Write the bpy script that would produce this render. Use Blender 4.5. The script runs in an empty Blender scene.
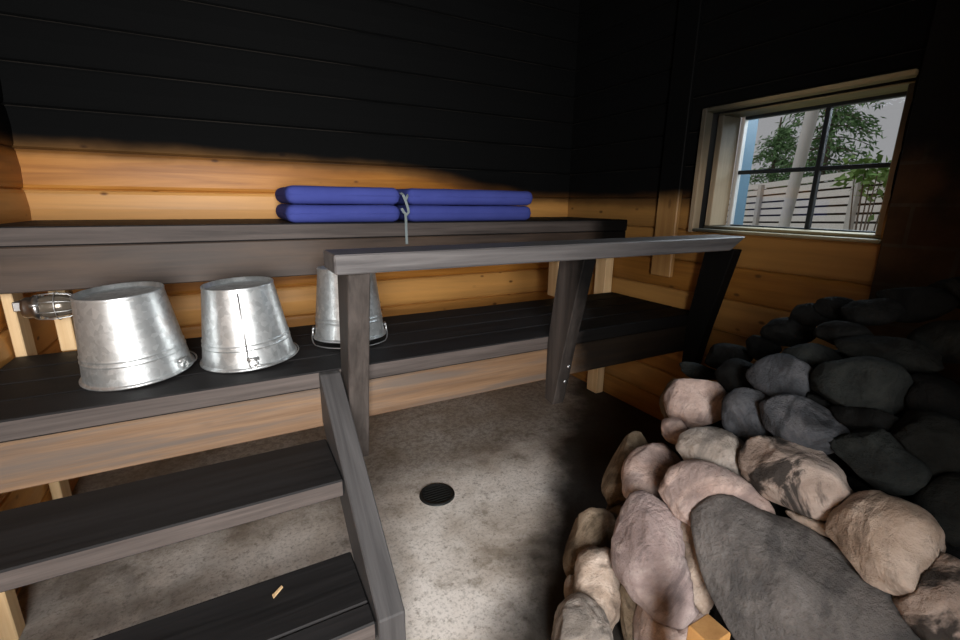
import bpy, bmesh, math, random
from mathutils import Vector, Matrix, noise
from mathutils.bvhtree import BVHTree

C = bpy.context.scene.collection
rnd = random.Random(7)
H = 1.164                                    # eye height

# ------------------------------------------------------------------ camera
YAW, PITCH, ROLL, FPX = math.radians(28.541), math.radians(14.5), math.radians(0.626), 455.29
cy, sy = math.cos(YAW), math.sin(YAW)
fwd = Vector((sy*math.cos(PITCH), cy*math.cos(PITCH), -math.sin(PITCH)))
r0 = Vector((cy, -sy, 0)); u0 = r0.cross(fwd)
cr = r0*math.cos(ROLL) + u0*math.sin(ROLL)
cu = u0*math.cos(ROLL) - r0*math.sin(ROLL)
CAM = Vector((0, 0, H))
cd = bpy.data.cameras.new('camera'); cam = bpy.data.objects.new('camera', cd); C.objects.link(cam)
m = Matrix((cr, cu, -fwd)).transposed().to_4x4(); m.translation = CAM
cam.matrix_world = m
cd.sensor_width = 36; cd.lens = FPX/960*36; cd.clip_start = 0.02
bpy.context.scene.camera = cam

# ------------------------------------------------------------------ node helper
class NT:
    def __init__(s, name):
        s.m = bpy.data.materials.new(name); s.m.use_nodes = True
        s.t = s.m.node_tree; s.t.nodes.clear()
        s.out = s.t.nodes.new('ShaderNodeOutputMaterial')
        s.b = s.t.nodes.new('ShaderNodeBsdfPrincipled')
        s.t.links.new(s.b.outputs[0], s.out.inputs[0])
        g = s.t.nodes.new('ShaderNodeNewGeometry'); s.P = g.outputs['Position']
        s._oc = None
    def oc(s):
        if s._oc is None:
            s._oc = s.t.nodes.new('ShaderNodeTexCoord').outputs['Object']
        return s._oc
    def set(s, sock, v):
        if isinstance(v, bpy.types.NodeSocket): s.t.links.new(v, sock)
        else: sock.default_value = v
    def mth(s, op, a, b=0.0, c=None, clamp=False):
        n = s.t.nodes.new('ShaderNodeMath'); n.operation = op; n.use_clamp = clamp
        s.set(n.inputs[0], a); s.set(n.inputs[1], b)
        if c is not None: s.set(n.inputs[2], c)
        return n.outputs[0]
    def sep(s, v):
        n = s.t.nodes.new('ShaderNodeSeparateXYZ'); s.set(n.inputs[0], v); return n.outputs
    def scale(s, v, k, off=(0, 0, 0)):
        n = s.t.nodes.new('ShaderNodeVectorMath'); n.operation = 'MULTIPLY_ADD'
        s.set(n.inputs[0], v); n.inputs[1].default_value = k; n.inputs[2].default_value = off
        return n.outputs[0]
    def addv(s, a, b):
        n = s.t.nodes.new('ShaderNodeVectorMath'); n.operation = 'ADD'
        s.set(n.inputs[0], a); s.set(n.inputs[1], b); return n.outputs[0]
    def noise(s, v, sc=1.0, det=4.0, rough=0.55, dist=0.0):
        n = s.t.nodes.new('ShaderNodeTexNoise'); s.set(n.inputs['Vector'], v)
        n.inputs['Scale'].default_value = sc; n.inputs['Detail'].default_value = det
        n.inputs['Roughness'].default_value = rough; n.inputs['Distortion'].default_value = dist
        return n.outputs['Fac']
    def vor(s, v, sc, feat='F1', rand=1.0):
        n = s.t.nodes.new('ShaderNodeTexVoronoi'); n.feature = feat; s.set(n.inputs['Vector'], v)
        n.inputs['Scale'].default_value = sc; n.inputs['Randomness'].default_value = rand
        return n.outputs
    def white(s, v, dim='1D'):
        n = s.t.nodes.new('ShaderNodeTexWhiteNoise'); n.noise_dimensions = dim
        s.set(n.inputs['W' if dim == '1D' else 'Vector'], v); return n.outputs['Value']
    def ss(s, v, a, b, lo=0.0, hi=1.0):
        n = s.t.nodes.new('ShaderNodeMapRange'); n.interpolation_type = 'SMOOTHSTEP'
        s.set(n.inputs[0], v); s.set(n.inputs[1], a); s.set(n.inputs[2], b)
        n.inputs[3].default_value = lo; n.inputs[4].default_value = hi
        return n.outputs[0]
    def ramp(s, f, *st):
        n = s.t.nodes.new('ShaderNodeValToRGB'); s.set(n.inputs[0], f); e = n.color_ramp.elements
        e[0].position, e[0].color = st[0][0], (*st[0][1], 1)
        e[1].position, e[1].color = st[-1][0], (*st[-1][1], 1)
        for p, c in st[1:-1]:
            x = e.new(p); x.color = (*c, 1)
        return n.outputs[0]
    def mix(s, f, a, b, mode='MIX'):
        n = s.t.nodes.new('ShaderNodeMix'); n.data_type = 'RGBA'; n.blend_type = mode
        s.set(n.inputs[0], f)
        s.set(n.inputs[6], a if isinstance(a, bpy.types.NodeSocket) else (*a, 1))
        s.set(n.inputs[7], b if isinstance(b, bpy.types.NodeSocket) else (*b, 1))
        return n.outputs[2]
    def bump(s, h, st=0.3, d=0.01):
        n = s.t.nodes.new('ShaderNodeBump'); n.inputs['Strength'].default_value = st
        n.inputs['Distance'].default_value = d; s.set(n.inputs['Height'], h)
        s.t.links.new(n.outputs[0], s.b.inputs['Normal'])
    def fin(s, col, rough=0.6, metal=0.0, spec=0.5):
        s.set(s.b.inputs['Base Color'], col if isinstance(col, bpy.types.NodeSocket) else (*col, 1))
        s.set(s.b.inputs['Roughness'], rough); s.set(s.b.inputs['Metallic'], metal)
        s.set(s.b.inputs['Specular IOR Level'], spec)
        return s.m

PITCHZ, SEAM0 = 0.153, 1.196
SOOT = (0.0045, 0.0048, 0.005)

def grain_k(axis, along=1.2, across=26):
    if axis == 'slope': return (across, along*1.2, along*1.2)
    return tuple(along if i == axis else across for i in range(3))

def soot_mask(n):
    """smoke stain that sits on the upper walls, lower towards the stove corner"""
    X, Y, Z = n.sep(n.P)[:3]
    nz = n.noise(n.scale(n.P, (1.6, 1.6, 3.0)), 1.6, 4)
    z0 = n.mth('MULTIPLY_ADD', n.mth('MAXIMUM', X, -0.7), -0.02, SO_Z)
    z0 = n.mth('SUBTRACT', z0, n.ss(X, 0.7, 1.9, 0.0, 0.12))
    st = n.ss(Y, 0.80, 0.5, 0.0, 0.42)
    st = n.mth('MULTIPLY', st, n.ss(X, 1.5, 1.95))
    z0 = n.mth('SUBTRACT', z0, st)
    d = n.mth('SUBTRACT', Z, z0)
    d = n.mth('ADD', d, n.mth('MULTIPLY_ADD', nz, 0.07, -0.035))
    return n.ss(d, 0.0, 0.115)
SO_Z = 1.284

def pine_wall(name, axis, soot=True, dim=1.0, shade_film=0.0):
    n = NT(name)
    z = n.sep(n.P)[2]
    pid = n.mth('FLOOR', n.mth('DIVIDE', n.mth('SUBTRACT', z, SEAM0), PITCHZ))
    w = n.white(pid)
    sh = n.t.nodes.new('ShaderNodeCombineXYZ'); n.set(sh.inputs[0], n.mth('MULTIPLY', w, 31.0)); n.set(sh.inputs[1], n.mth('MULTIPLY', w, 17.0))
    v = n.addv(n.scale(n.P, grain_k(axis, 1.0, 20)), sh.outputs[0])
    g = n.noise(v, 1.0, 6, 0.6, 0.6)
    col = n.ramp(g, (0.32, (0.26, 0.095, 0.015)), (0.5, (0.42, 0.168, 0.028)), (0.70, (0.56, 0.25, 0.052)))
    pale = n.mth('MULTIPLY_ADD', n.mth('SINE', n.mth('MULTIPLY_ADD', pid, 2.2, -1.57)), 0.5, 0.5)
    col = n.mix(n.mth('MULTIPLY', pale, 0.5), col, (0.76, 0.44, 0.155))
    kv = n.addv(n.scale(n.P, grain_k(axis, 8.0, 15.0)), sh.outputs[0])
    vo = n.vor(kv, 1.0)
    kn = n.mth('MULTIPLY', n.ss(vo['Distance'], 0.17, 0.06), n.ss(n.sep(vo['Color'])[0], 0.42, 0.5))
    col = n.mix(n.mth('MULTIPLY', kn, 0.85), col, (0.085, 0.024, 0.006))
    if soot:
        sm = soot_mask(n)
        if shade_film:
            col = n.mix(n.ss(n.noise(n.P, 1.7, 4), 0.25, 0.6, shade_film*0.6, shade_film), col, (0.070, 0.050, 0.017))  # smoky brown tint that also paints weaker light into the wall
        edge = n.mth('MULTIPLY', n.ss(sm, 0.0, 0.45), 0.55)
        col = n.mix(edge, col, (0.10, 0.045, 0.016))
        col = n.mix(sm, col, SOOT)
        tt = n.mth('FRACT', n.mth('DIVIDE', n.mth('SUBTRACT', z, SEAM0), PITCHZ))
        ln = n.mth('MULTIPLY', n.ss(tt, 0.952, 0.962), n.ss(tt, 0.984, 0.974))
        ln = n.mth('MULTIPLY', ln, n.ss(n.noise(n.scale(n.P, grain_k(axis, 2.0, 0.5)), 1.0, 4), 0.35, 0.65))
        col = n.mix(n.mth('MULTIPLY', n.mth('MULTIPLY', ln, sm), 0.55), col, (0.07, 0.06, 0.05))  # light caught on log edges, painted as pale seam lines
        rough = n.mth('MULTIPLY_ADD', sm, 0.4, 0.42)
        spec = n.mth('MULTIPLY_ADD', sm, -0.24, 0.28)
    else:
        rough = 0.45; spec = 0.5
    n.bump(g, 0.12, 0.004)
    return n.fin(col, rough, spec=spec)

def pine(name, axis, a=(0.46, 0.24, 0.09), b=(0.66, 0.42, 0.2), soot=False, rough=0.5, grey=0.0, sootshade=False, topsoot=0):
    n = NT(name)
    g = n.noise(n.scale(n.P, grain_k(axis, 1.3, 34)), 1.0, 7, 0.65, 0.2)
    col = n.ramp(g, (0.3, a), (0.7, b))
    vo = n.vor(n.scale(n.P, grain_k(axis, 4.0, 10.0)), 1.0)
    kn = n.mth('MULTIPLY', n.ss(vo['Distance'], 0.13, 0.06), n.ss(n.sep(vo['Color'])[0], 0.5, 0.6))
    col = n.mix(n.mth('MULTIPLY', kn, 0.8), col, (a[0]*0.25, a[1]*0.2, a[2]*0.18))
    if grey:
        wv = n.noise(n.scale(n.P, (0.9, 2.2, 16)), 1.0, 6, 0.65)
        col = n.mix(n.ss(wv, 0.44, 0.64, 0.0, grey), col, (0.095, 0.08, 0.07))
    if sootshade:
        s = n.mth('ADD', soot_shade(n), n.mth('MULTIPLY_ADD', n.noise(n.P, 4.0, 4), 0.2, -0.1))  # right end of the board blackened: soot and painted shade
        ks_ = n.ss(s, -0.05, 0.07)
        col = n.mix(n.mth('MULTIPLY', ks_, 0.96), col, (0.005, 0.0045, 0.004))
    if topsoot:
        X, Y, Z = n.sep(n.P)[:3]
        f_ = n.noise(n.P, 12, 4)
        k_ = n.ss(n.mth('MULTIPLY_ADD', f_, 0.1, Z), 1.24, 1.58) if topsoot == 1 else n.ss(n.mth('MULTIPLY_ADD', f_, 0.06, Y), 1.22, 1.45)
        col = n.mix(n.mth('MULTIPLY', k_, 0.9), col, (0.03, 0.032, 0.026))
    spec = n.mth('MULTIPLY_ADD', ks_, -0.35, 0.4) if sootshade else 0.4
    if soot:
        sm = soot_mask(n); col = n.mix(sm, col, SOOT); spec = n.mth('MULTIPLY_ADD', sm, -0.37, 0.4)
    n.bump(g, 0.15, 0.003)
    return n.fin(col, rough, spec=spec)

def soot_shade(n):
    """soot plus painted doorway shade, dark to the right of a straight edge"""
    X, Y, Z = n.sep(n.P)[:3]
    s = n.mth('ADD', n.mth('MULTIPLY', n.mth('SUBTRACT', X, 0.68), 0.69), n.mth('MULTIPLY', n.mth('SUBTRACT', Y, 0.9), -0.72))
    return s

def tar_wood(name, axis, dark=(0.010, 0.010, 0.011), light=(0.045, 0.042, 0.042), rough=0.55, worn=None, soot_shade_end=True):
    n = NT(name)
    g = n.noise(n.scale(n.P, grain_k(axis, 1.4, 34)), 1.0, 7, 0.65, 0.4)
    col = n.ramp(g, (0.28, dark), (0.74, light)); spec = 0.22
    if worn:
        wv = n.noise(n.scale(n.P, grain_k(axis, 1.6, 7)), 1.0, 5, 0.6)
        col = n.mix(n.ss(wv, 0.4, 0.7, 0.0, 0.6), col, worn)
    if soot_shade_end:
        s = n.mth('ADD', soot_shade(n), n.mth('MULTIPLY_ADD', n.noise(n.P, 4.0, 4), 0.2, -0.1))  # right end darkened by soot and shade put into the colour
        k_ = n.ss(s, -0.05, 0.07)
        col = n.mix(n.mth('MULTIPLY', k_, 0.97), col, (0.004, 0.004, 0.004)); spec = n.mth('MULTIPLY_ADD', k_, -0.17, 0.22)
    n.bump(g, 0.22, 0.003)
    return n.fin(col, n.mth('MULTIPLY_ADD', g, 0.3, rough-0.15), spec=spec)

def concrete():
    n = NT('concrete_floor')
    a = n.noise(n.P, 3.2, 8, 0.65, 0.3); f = n.noise(n.P, 90, 4, 0.7); b = n.noise(n.scale(n.P, (1, 1, 1), (7, 3, 0)), 5.5, 8, 0.75, 0.15)
    col = n.ramp(a, (0.30, (0.30, 0.25, 0.20)), (0.43, (0.58, 0.515, 0.455)), (0.60, (0.80, 0.745, 0.695)))
    col = n.mix(n.ss(b, 0.54, 0.70, 0.0, 0.7), col, (0.19, 0.155, 0.11))
    f2 = n.noise(n.P, 34, 6, 0.75)
    col = n.mix(n.mth('MULTIPLY', n.ss(f, 0.48, 0.7), 0.5), col, (0.14, 0.12, 0.10))
    col = n.mix(n.ss(f2, 0.53, 0.66, 0.0, 0.6), col, (0.17, 0.14, 0.105))
    X, Y, Z = n.sep(n.P)[:3]
    # darker mottled grey towards the left
    left = n.mth('MULTIPLY', n.ss(X, 0.1, -0.45), n.ss(n.noise(n.P, 4.2, 6, 0.65, 0.5), 0.36, 0.6))
    col = n.mix(n.mth('MULTIPLY', left, 0.5), col, (0.10, 0.098, 0.095))
    # darker brown towards the benches
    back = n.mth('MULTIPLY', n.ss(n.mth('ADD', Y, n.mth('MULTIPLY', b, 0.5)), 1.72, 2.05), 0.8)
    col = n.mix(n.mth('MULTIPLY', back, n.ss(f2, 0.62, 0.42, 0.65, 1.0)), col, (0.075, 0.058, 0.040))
    s = n.mth('ADD', soot_shade(n), n.mth('MULTIPLY_ADD', n.noise(n.P, 2.6, 5, 0.6), 0.36, -0.18))
    col = n.mix(n.ss(s, -0.16, 0.04, 0.0, 0.96), col, (0.014, 0.011, 0.008))  # floor blackened past the doorway's shadow edge, shade painted with the soot
    n.bump(n.mth('ADD', a, n.mth('MULTIPLY', f, 0.35)), 0.35, 0.01)
    return n.fin(col, n.ss(a, 0.3, 0.7, 0.55, 0.85), spec=0.35)

def galvanised(name, seed, rust=0.0):
    n = NT(name)
    o = n.oc()
    vo = n.vor(n.scale(o, (1, 1, 1), (seed, 0, 0)), 70)
    sp = n.sep(vo['Color'])[0]
    st = n.noise(n.scale(o, (1, 1, 0.6), (0, seed, 0)), 9.0, 6, 0.7)
    col = n.ramp(sp, (0.0, (0.50, 0.535, 0.55)), (1.0, (0.70, 0.735, 0.75)))
    col = n.mix(n.ss(st, 0.48, 0.66, 0.0, 0.6), col, (0.30, 0.315, 0.32))
    if rust:
        rr = n.noise(n.scale(o, (1, 1, 1), (seed*2, 0, 1)), 5.5, 5, 0.65)
        col = n.mix(n.ss(rr, 0.55, 0.70, 0.0, rust), col, (0.36, 0.26, 0.21))
    n.bump(st, 0.10, 0.004)
    return n.fin(col, n.mth('MULTIPLY_ADD', st, 0.30, 0.24), 0.80)

def plain(name, col, rough=0.5, metal=0.0, bumpsc=None, spec=0.5):
    n = NT(name)
    f = n.noise(n.oc(), bumpsc or 30, 5, 0.6)
    c = n.mix(n.mth('MULTIPLY', f, 0.5), col, tuple(x*0.6 for x in col))
    if bumpsc: n.bump(f, 0.15, 0.003)
    return n.fin(c, rough, metal, spec)

def fabric():
    n = NT('blue_canvas')
    o = n.oc()
    w = n.noise(n.scale(o, (400, 60, 400)), 1.0, 3); f = n.noise(o, 6, 4)
    c = n.mix(f, (0.038, 0.050, 0.215), (0.062, 0.080, 0.31))
    n.bump(n.mth('ADD', n.mth('MULTIPLY', w, 0.3), n.noise(n.scale(o, (4, 9, 14)), 1.5, 4)), 0.35, 0.006)
    m_ = n.fin(c, 0.9, spec=0.1)
    n.b.inputs['Sheen Weight'].default_value = 0.0
    return m_

def stone_mat(name, lo, mid, hi, patch=None, patch_amt=0.0, crack=0.5, thr=(0.5, 0.62)):
    n = NT(name)
    oi = n.t.nodes.new('ShaderNodeObjectInfo').outputs['Random']
    off = n.t.nodes.new('ShaderNodeCombineXYZ')
    n.set(off.inputs[0], n.mth('MULTIPLY', oi, 50.0)); n.set(off.inputs[1], n.mth('MULTIPLY', oi, 23.0))
    v = n.addv(n.oc(), off.outputs[0])
    a = n.noise(v, 9.0, 8, 0.65, 0.4); b = n.noise(v, 55, 6, 0.7); c = n.noise(n.scale(v, (1, 1.6, 0.8)), 5.0, 5, 0.6, 1.2)
    col = n.ramp(a, (0.30, lo), (0.5, mid), (0.70, hi))
    col = n.mix(n.ss(b, 0.52, 0.75, 0.0, 0.45), col, tuple(x*0.45 for x in lo))
    if patch:
        col = n.mix(n.ss(c, thr[0], thr[1], 0.0, patch_amt), col, patch)
    ridge = n.mth('ABSOLUTE', n.mth('SUBTRACT', c, 0.5))
    cr_ = n.ss(ridge, 0.0, 0.035)
    h = n.mth('ADD', n.mth('MULTIPLY', a, 1.0), n.mth('MULTIPLY', b, 0.42))
    h = n.mth('ADD', h, n.mth('MULTIPLY', cr_, 0.10*crack))
    n.bump(h, 0.9, 0.018)
    return n.fin(col, 0.9, spec=0.12)

# ------------------------------------------------------------------ mesh helpers
def obj(name, bm, mat, parent=None, loc=None, smooth=False, kind=None):
    me = bpy.data.meshes.new(name); bm.normal_update(); bm.to_mesh(me); bm.free()
    mats = mat if isinstance(mat, (list, tuple)) else [mat]
    for x in mats: me.materials.append(x)
    if smooth:
        for p in me.polygons: p.use_smooth = True
    o = bpy.data.objects.new(name, me); C.objects.link(o)
    if loc is not None:
        me.transform(Matrix.Translation(-Vector(loc))); o.location = loc
    if parent is not None:
        me.transform(Matrix.Translation(-Vector(parent.location))) if loc is None else None
        o.parent = parent
        if loc is not None: o.location = Vector(loc) - Vector(parent.location)
    if kind: o['kind'] = kind
    return o

def tag(o, label, cat, group=None):
    o['label'] = label; o['category'] = cat
    if group: o['group'] = group
    return o

def thing(name, label, cat, loc, group=None):
    o = bpy.data.objects.new(name, None); C.objects.link(o); o.location = loc
    o.empty_display_size = 0.05
    return tag(o, label, cat, group)

def box(bm, lo, hi, bev=0.003, seg=1, mi=0):
    vs = [bm.verts.new((x, y, z)) for x in (lo[0], hi[0]) for y in (lo[1], hi[1]) for z in (lo[2], hi[2])]
    idx = ((0, 1, 3, 2), (4, 6, 7, 5), (0, 4, 5, 1), (2, 3, 7, 6), (0, 2, 6, 4), (1, 5, 7, 3))
    fs = [bm.faces.new([vs[i] for i in q]) for q in idx]
    for f in fs: f.material_index = mi
    if bev:
        es = list({e for f in fs for e in f.edges})
        bmesh.ops.bevel(bm, geom=es, offset=bev, segments=seg, affect='EDGES', profile=0.5)

def prism(bm, poly, axis, a, b, bev=0.003):
    """extrude a polygon (two coordinates) along an axis"""
    def P(u, v, w):
        return {0: (w, u, v), 1: (u, w, v), 2: (u, v, w)}[axis]
    A = [bm.verts.new(P(u, v, a)) for u, v in poly]; B = [bm.verts.new(P(u, v, b)) for u, v in poly]
    fs = [bm.faces.new(A), bm.faces.new(B[::-1])]
    k = len(poly)
    for i in range(k):
        fs.append(bm.faces.new((A[i], B[i], B[(i+1) % k], A[(i+1) % k])))
    bmesh.ops.recalc_face_normals(bm, faces=fs)
    if bev:
        es = list({e for f in fs for e in f.edges})
        bmesh.ops.bevel(bm, geom=es, offset=bev, segments=1, affect='EDGES', profile=0.5)

def tube(bm, pts, r, seg=8, closed=False):
    pts = [Vector(p) for p in pts]; rings = []
    k = len(pts)
    for i, p in enumerate(pts):
        if closed: t = pts[(i+1) % k] - pts[i-1]
        else: t = pts[min(i+1, k-1)] - pts[max(i-1, 0)]
        t.normalize()
        a = t.orthogonal().normalized() if i == 0 else (rings_a - t*rings_a.dot(t)).normalized()
        rings_a = a
        b = t.cross(a)
        rr = r[i] if isinstance(r, (list, tuple)) else r
        rings.append([bm.verts.new(p + (a*math.cos(2*math.pi*j/seg) + b*math.sin(2*math.pi*j/seg))*rr) for j in range(seg)])
    for i in range(k if closed else k-1):
        A, B = rings[i], rings[(i+1) % k]
        for j in range(seg):
            bm.faces.new((A[j], A[(j+1) % seg], B[(j+1) % seg], B[j]))
    if not closed:
        bm.faces.new(rings[0][::-1]); bm.faces.new(rings[-1])

def lathe(bm, prof, seg=48, cap=False):
    """prof: (r, z) list, revolved round z"""
    rings = []
    for r, z in prof:
        if r < 1e-5: rings.append([bm.verts.new((0, 0, z))])
        else: rings.append([bm.verts.new((r*math.cos(2*math.pi*j/seg), r*math.sin(2*math.pi*j/seg), z)) for j in range(seg)])
    for A, B in zip(rings, rings[1:]):
        for j in range(seg):
            a0, a1 = A[j % len(A)], A[(j+1) % len(A)]; b0, b1 = B[j % len(B)], B[(j+1) % len(B)]
            f = [v for i, v in enumerate((a0, a1, b1, b0)) if v not in (a0, a1, b1, b0)[:i]]
            if len(f) > 2: bm.faces.new(f)
    bmesh.ops.recalc_face_normals(bm, faces=bm.faces[:])

NB = bmesh.new
# ------------------------------------------------------------------ materials
M_back = pine_wall('pine_logs_across', 0)
M_side = pine_wall('pine_logs_along', 1)
M_right = pine_wall('pine_logs_by_stove', 1, shade_film=0.45)  # dimmed copy of the log colour, shade mixed in
M_trim = pine('pine_trim', 2, (0.30, 0.155, 0.05), (0.44, 0.255, 0.095), soot=True)
M_casing = pine('window_pine', 2, (0.30, 0.225, 0.14), (0.43, 0.345, 0.235), rough=0.7, topsoot=1)
M_casing_h = pine('window_pine_level', 1, (0.25, 0.20, 0.11), (0.36, 0.30, 0.17), rough=0.7, topsoot=2)
M_stud = pine('raw_pine', 2, (0.60, 0.40, 0.20), (0.78, 0.58, 0.34), rough=0.6)
M_kerb = pine('orange_pine', 2, (0.42, 0.20, 0.06), (0.60, 0.33, 0.12), rough=0.5)
M_apron = pine('weathered_apron', 0, (0.105, 0.058, 0.030), (0.255, 0.158, 0.09), rough=0.65, grey=0.8, sootshade=True)
M_tar = tar_wood('tarred_wood', 0, (0.006, 0.006, 0.0065), (0.026, 0.025, 0.026), 0.62)
M_edge = tar_wood('worn_lit_edge', 0, (0.032, 0.026, 0.024), (0.118, 0.099, 0.091), 0.65)  # lighter than the tops: wear plus facing light put into the colour
M_upapron = tar_wood('brown_tarred_board', 0, (0.024, 0.018, 0.015), (0.082, 0.062, 0.052), 0.5, worn=(0.10, 0.066, 0.045))
M_rail = tar_wood('grey_tarred_rail', 0, (0.045, 0.042, 0.043), (0.155, 0.147, 0.147), 0.5, soot_shade_end=False)
M_post = tar_wood('grey_tarred_post', 2, (0.020, 0.017, 0.0155), (0.075, 0.063, 0.057), 0.6)
M_string = tar_wood('grey_tarred_stringer', 'slope', (0.028, 0.027, 0.028), (0.088, 0.085, 0.086), 0.55, soot_shade_end=False)
M_floor = concrete()
M_steel = plain('steel', (0.55, 0.55, 0.55), 0.35, 1.0)
M_wire = plain('galvanised_wire', (0.62, 0.63, 0.63), 0.4, 0.9)
M_blue = fabric()
M_cord = plain('grey_cord', (0.20, 0.24, 0.25), 0.85)
M_ceiling = plain('sooted_boards', (0.006, 0.006, 0.006), 0.8)
M_iron = plain('black_iron', (0.02, 0.022, 0.022), 0.55, 0.6)
M_sash = plain('dark_sash', (0.018, 0.026, 0.034), 0.5)
M_bluepaint = plain('blue_paint', (0.085, 0.20, 0.30), 0.5)
M_white = plain('white_paint', (0.72, 0.72, 0.72), 0.5)
M_birch = plain('birch_bark', (0.66, 0.64, 0.63), 0.8, bumpsc=9)
M_bark = plain('bark', (0.30, 0.28, 0.27), 0.9, bumpsc=18)
M_darkbark = plain('dark_bark', (0.14, 0.10, 0.075), 0.9, bumpsc=18)
M_fence = plain('bleached_boards', (0.82, 0.77, 0.74), 0.7)
M_fencepost = plain('bleached_post', (0.55, 0.52, 0.50), 0.7)
M_grass = plain('grass_ground', (0.10, 0.16, 0.05), 0.95)
M_back_dark = plain('dark_gap_boards', (0.03, 0.028, 0.022), 0.9)

def leafmat(name, a, b):
    n = NT(name)
    f = n.noise(n.P, 7.0, 3); return n.fin(n.ramp(f, (0.3, a), (0.7, b)), 0.7, spec=0.3)
M_needle = leafmat('spruce_needles', (0.07, 0.15, 0.055), (0.20, 0.33, 0.14))
M_leaf = leafmat('bush_leaves', (0.10, 0.20, 0.05), (0.26, 0.38, 0.12))

def glass():
    n = NT('window_glass')
    t = n.t.nodes.new('ShaderNodeBsdfTransparent'); g = n.t.nodes.new('ShaderNodeBsdfGlossy')
    g.inputs['Roughness'].default_value = 0.02
    mx = n.t.nodes.new('ShaderNodeMixShader'); mx.inputs[0].default_value = 0.05
    t.inputs[0].default_value = (0.93, 0.95, 0.95, 1)
    n.t.links.new(t.outputs[0], mx.inputs[1]); n.t.links.new(g.outputs[0], mx.inputs[2])
    n.t.links.new(mx.outputs[0], n.out.inputs[0])
    return n.m
M_glass = glass()

def firewall():
    n = NT('sooted_block_wall')
    X, Y, Z = n.sep(n.P)[:3]
    cv = n.t.nodes.new('ShaderNodeCombineXYZ'); n.set(cv.inputs[0], Y); n.set(cv.inputs[1], n.mth('SUBTRACT', Z, 1.037))
    br = n.t.nodes.new('ShaderNodeTexBrick'); n.set(br.inputs['Vector'], cv.outputs[0])
    br.inputs['Scale'].default_value = 1.0; br.inputs['Brick Width'].default_value = 0.27; br.inputs['Row Height'].default_value = 0.133
    br.inputs['Mortar Size'].default_value = 0.006
    br.inputs['Color1'].default_value = (0.060, 0.032, 0.016, 1); br.inputs['Color2'].default_value = (0.080, 0.046, 0.022, 1)
    br.inputs['Mortar'].default_value = (0.075, 0.058, 0.04, 1)
    f = n.noise(n.P, 6, 6, 0.6)
    col = n.mix(n.ss(f, 0.35, 0.7, 0.0, 0.75), br.outputs['Color'], (0.018, 0.013, 0.009))
    d = n.mth('ADD', Z, n.mth('MULTIPLY', f, 0.3))
    col = n.mix(n.ss(d, 1.30, 1.55), col, SOOT)
    n.bump(f, 0.3, 0.01)
    return n.fin(col, 0.85, spec=0.2)
M_fire = firewall()

# ------------------------------------------------------------------ room shell
XL, XR, YB, YF, ZC = -0.688, 2.0, 2.468, -0.72, 2.35
def prof(z):
    t = ((z - SEAM0)/PITCHZ) % 1.0
    e = min(t, 1-t)
    if e < 0.035: return -0.009*(1 - e/0.035)
    if e < 0.11: return 0.004*(e-0.035)/0.075
    return 0.004 + 0.005*(e-0.11)/0.39
def zlist(z0, z1, extra=()):
    zs = {z0, z1, *extra}
    k = math.floor((z0-SEAM0)/PITCHZ)-1
    while SEAM0 + k*PITCHZ < z1:
        for t in (0, 0.035, 0.11, 0.5, 0.89, 0.965):
            z = SEAM0 + (k+t)*PITCHZ
            if z0 < z < z1: zs.add(z)
        k += 1
    return sorted(zs)
def logwall(bm, axis, plane, sgn, a0, a1, hole=None, thick=0.16, hole_mi=0):
    """log surface facing sgn, extruded behind; hole = (a0,a1,z0,z1)"""
    As = sorted({a0, a1, *(hole[:2] if hole else ())}); Zs = zlist(0, ZC, hole[2:] if hole else ())
    def P(a, z, off):
        w = plane + off
        return (a, w, z) if axis == 0 else (w, a, z)
    def inh(a, b, z, y):
        return hole and a >= hole[0]-1e-6 and b <= hole[1]+1e-6 and z >= hole[2]-1e-6 and y <= hole[3]+1e-6
    for side in (0, 1):
        zz = Zs if side == 0 else sorted({0, ZC, *(hole[2:] if hole else ())})
        V = {}
        for i, a in enumerate(As):
            for j, z in enumerate(zz):
                V[i, j] = bm.verts.new(P(a, z, sgn*prof(z) if side == 0 else -sgn*thick))
        for i in range(len(As)-1):
            for j in range(len(zz)-1):
                if inh(As[i], As[i+1], zz[j], zz[j+1]): continue
                bm.faces.new((V[i, j], V[i+1, j], V[i+1, j+1], V[i, j+1]))
    if hole:
        h0, h1, z0, z1 = hole
        for (p, q) in (((h0, z0), (h0, z1)), ((h1, z0), (h1, z1)), ((h0, z0), (h1, z0)), ((h0, z1), (h1, z1))):
            bm.faces.new([bm.verts.new(P(*p, 0)), bm.verts.new(P(*q, 0)), bm.verts.new(P(*q, -sgn*thick)), bm.verts.new(P(*p, -sgn*thick))]).material_index = hole_mi
    bmesh.ops.recalc_face_normals(bm, faces=bm.faces[:])

WIN = (0.752, 1.492, 1.050, 1.602)          # y0 y1 z0 z1 of the opening in the right wall
bm = NB(); logwall(bm, 0, YB, -1, XL-0.16, XR+0.16); obj('wall_back', bm, M_back, kind='structure')
bm = NB(); logwall(bm, 1, XL, 1, YF, YB); obj('wall_left', bm, M_side, kind='structure')
bm = NB(); logwall(bm, 1, XR, -1, YF, YB, WIN, hole_mi=1); obj('wall_right', bm, [M_right, M_ceiling], kind='structure')
DOOR = (-0.66, 0.24, 0.0, 2.02)
bm = NB(); logwall(bm, 0, YF, 1, XL-0.16, XR+0.16, (DOOR[0], DOOR[1], 0.0, DOOR[3])); obj('wall_front', bm, M_back, kind='structure')
bm = NB(); box(bm, (XL-0.16, YF-0.16, -0.12), (XR+0.16, YB+0.16, 0.0), 0)
obj('floor', bm, M_floor, kind='structure')
bm = NB()
y = YF-0.16
while y < YB+0.1:
    box(bm, (XL-0.16, y, ZC+0.001), (XR+0.16, min(y+0.118, YB+0.16), ZC+0.03), 0.004); y += 0.12
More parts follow.
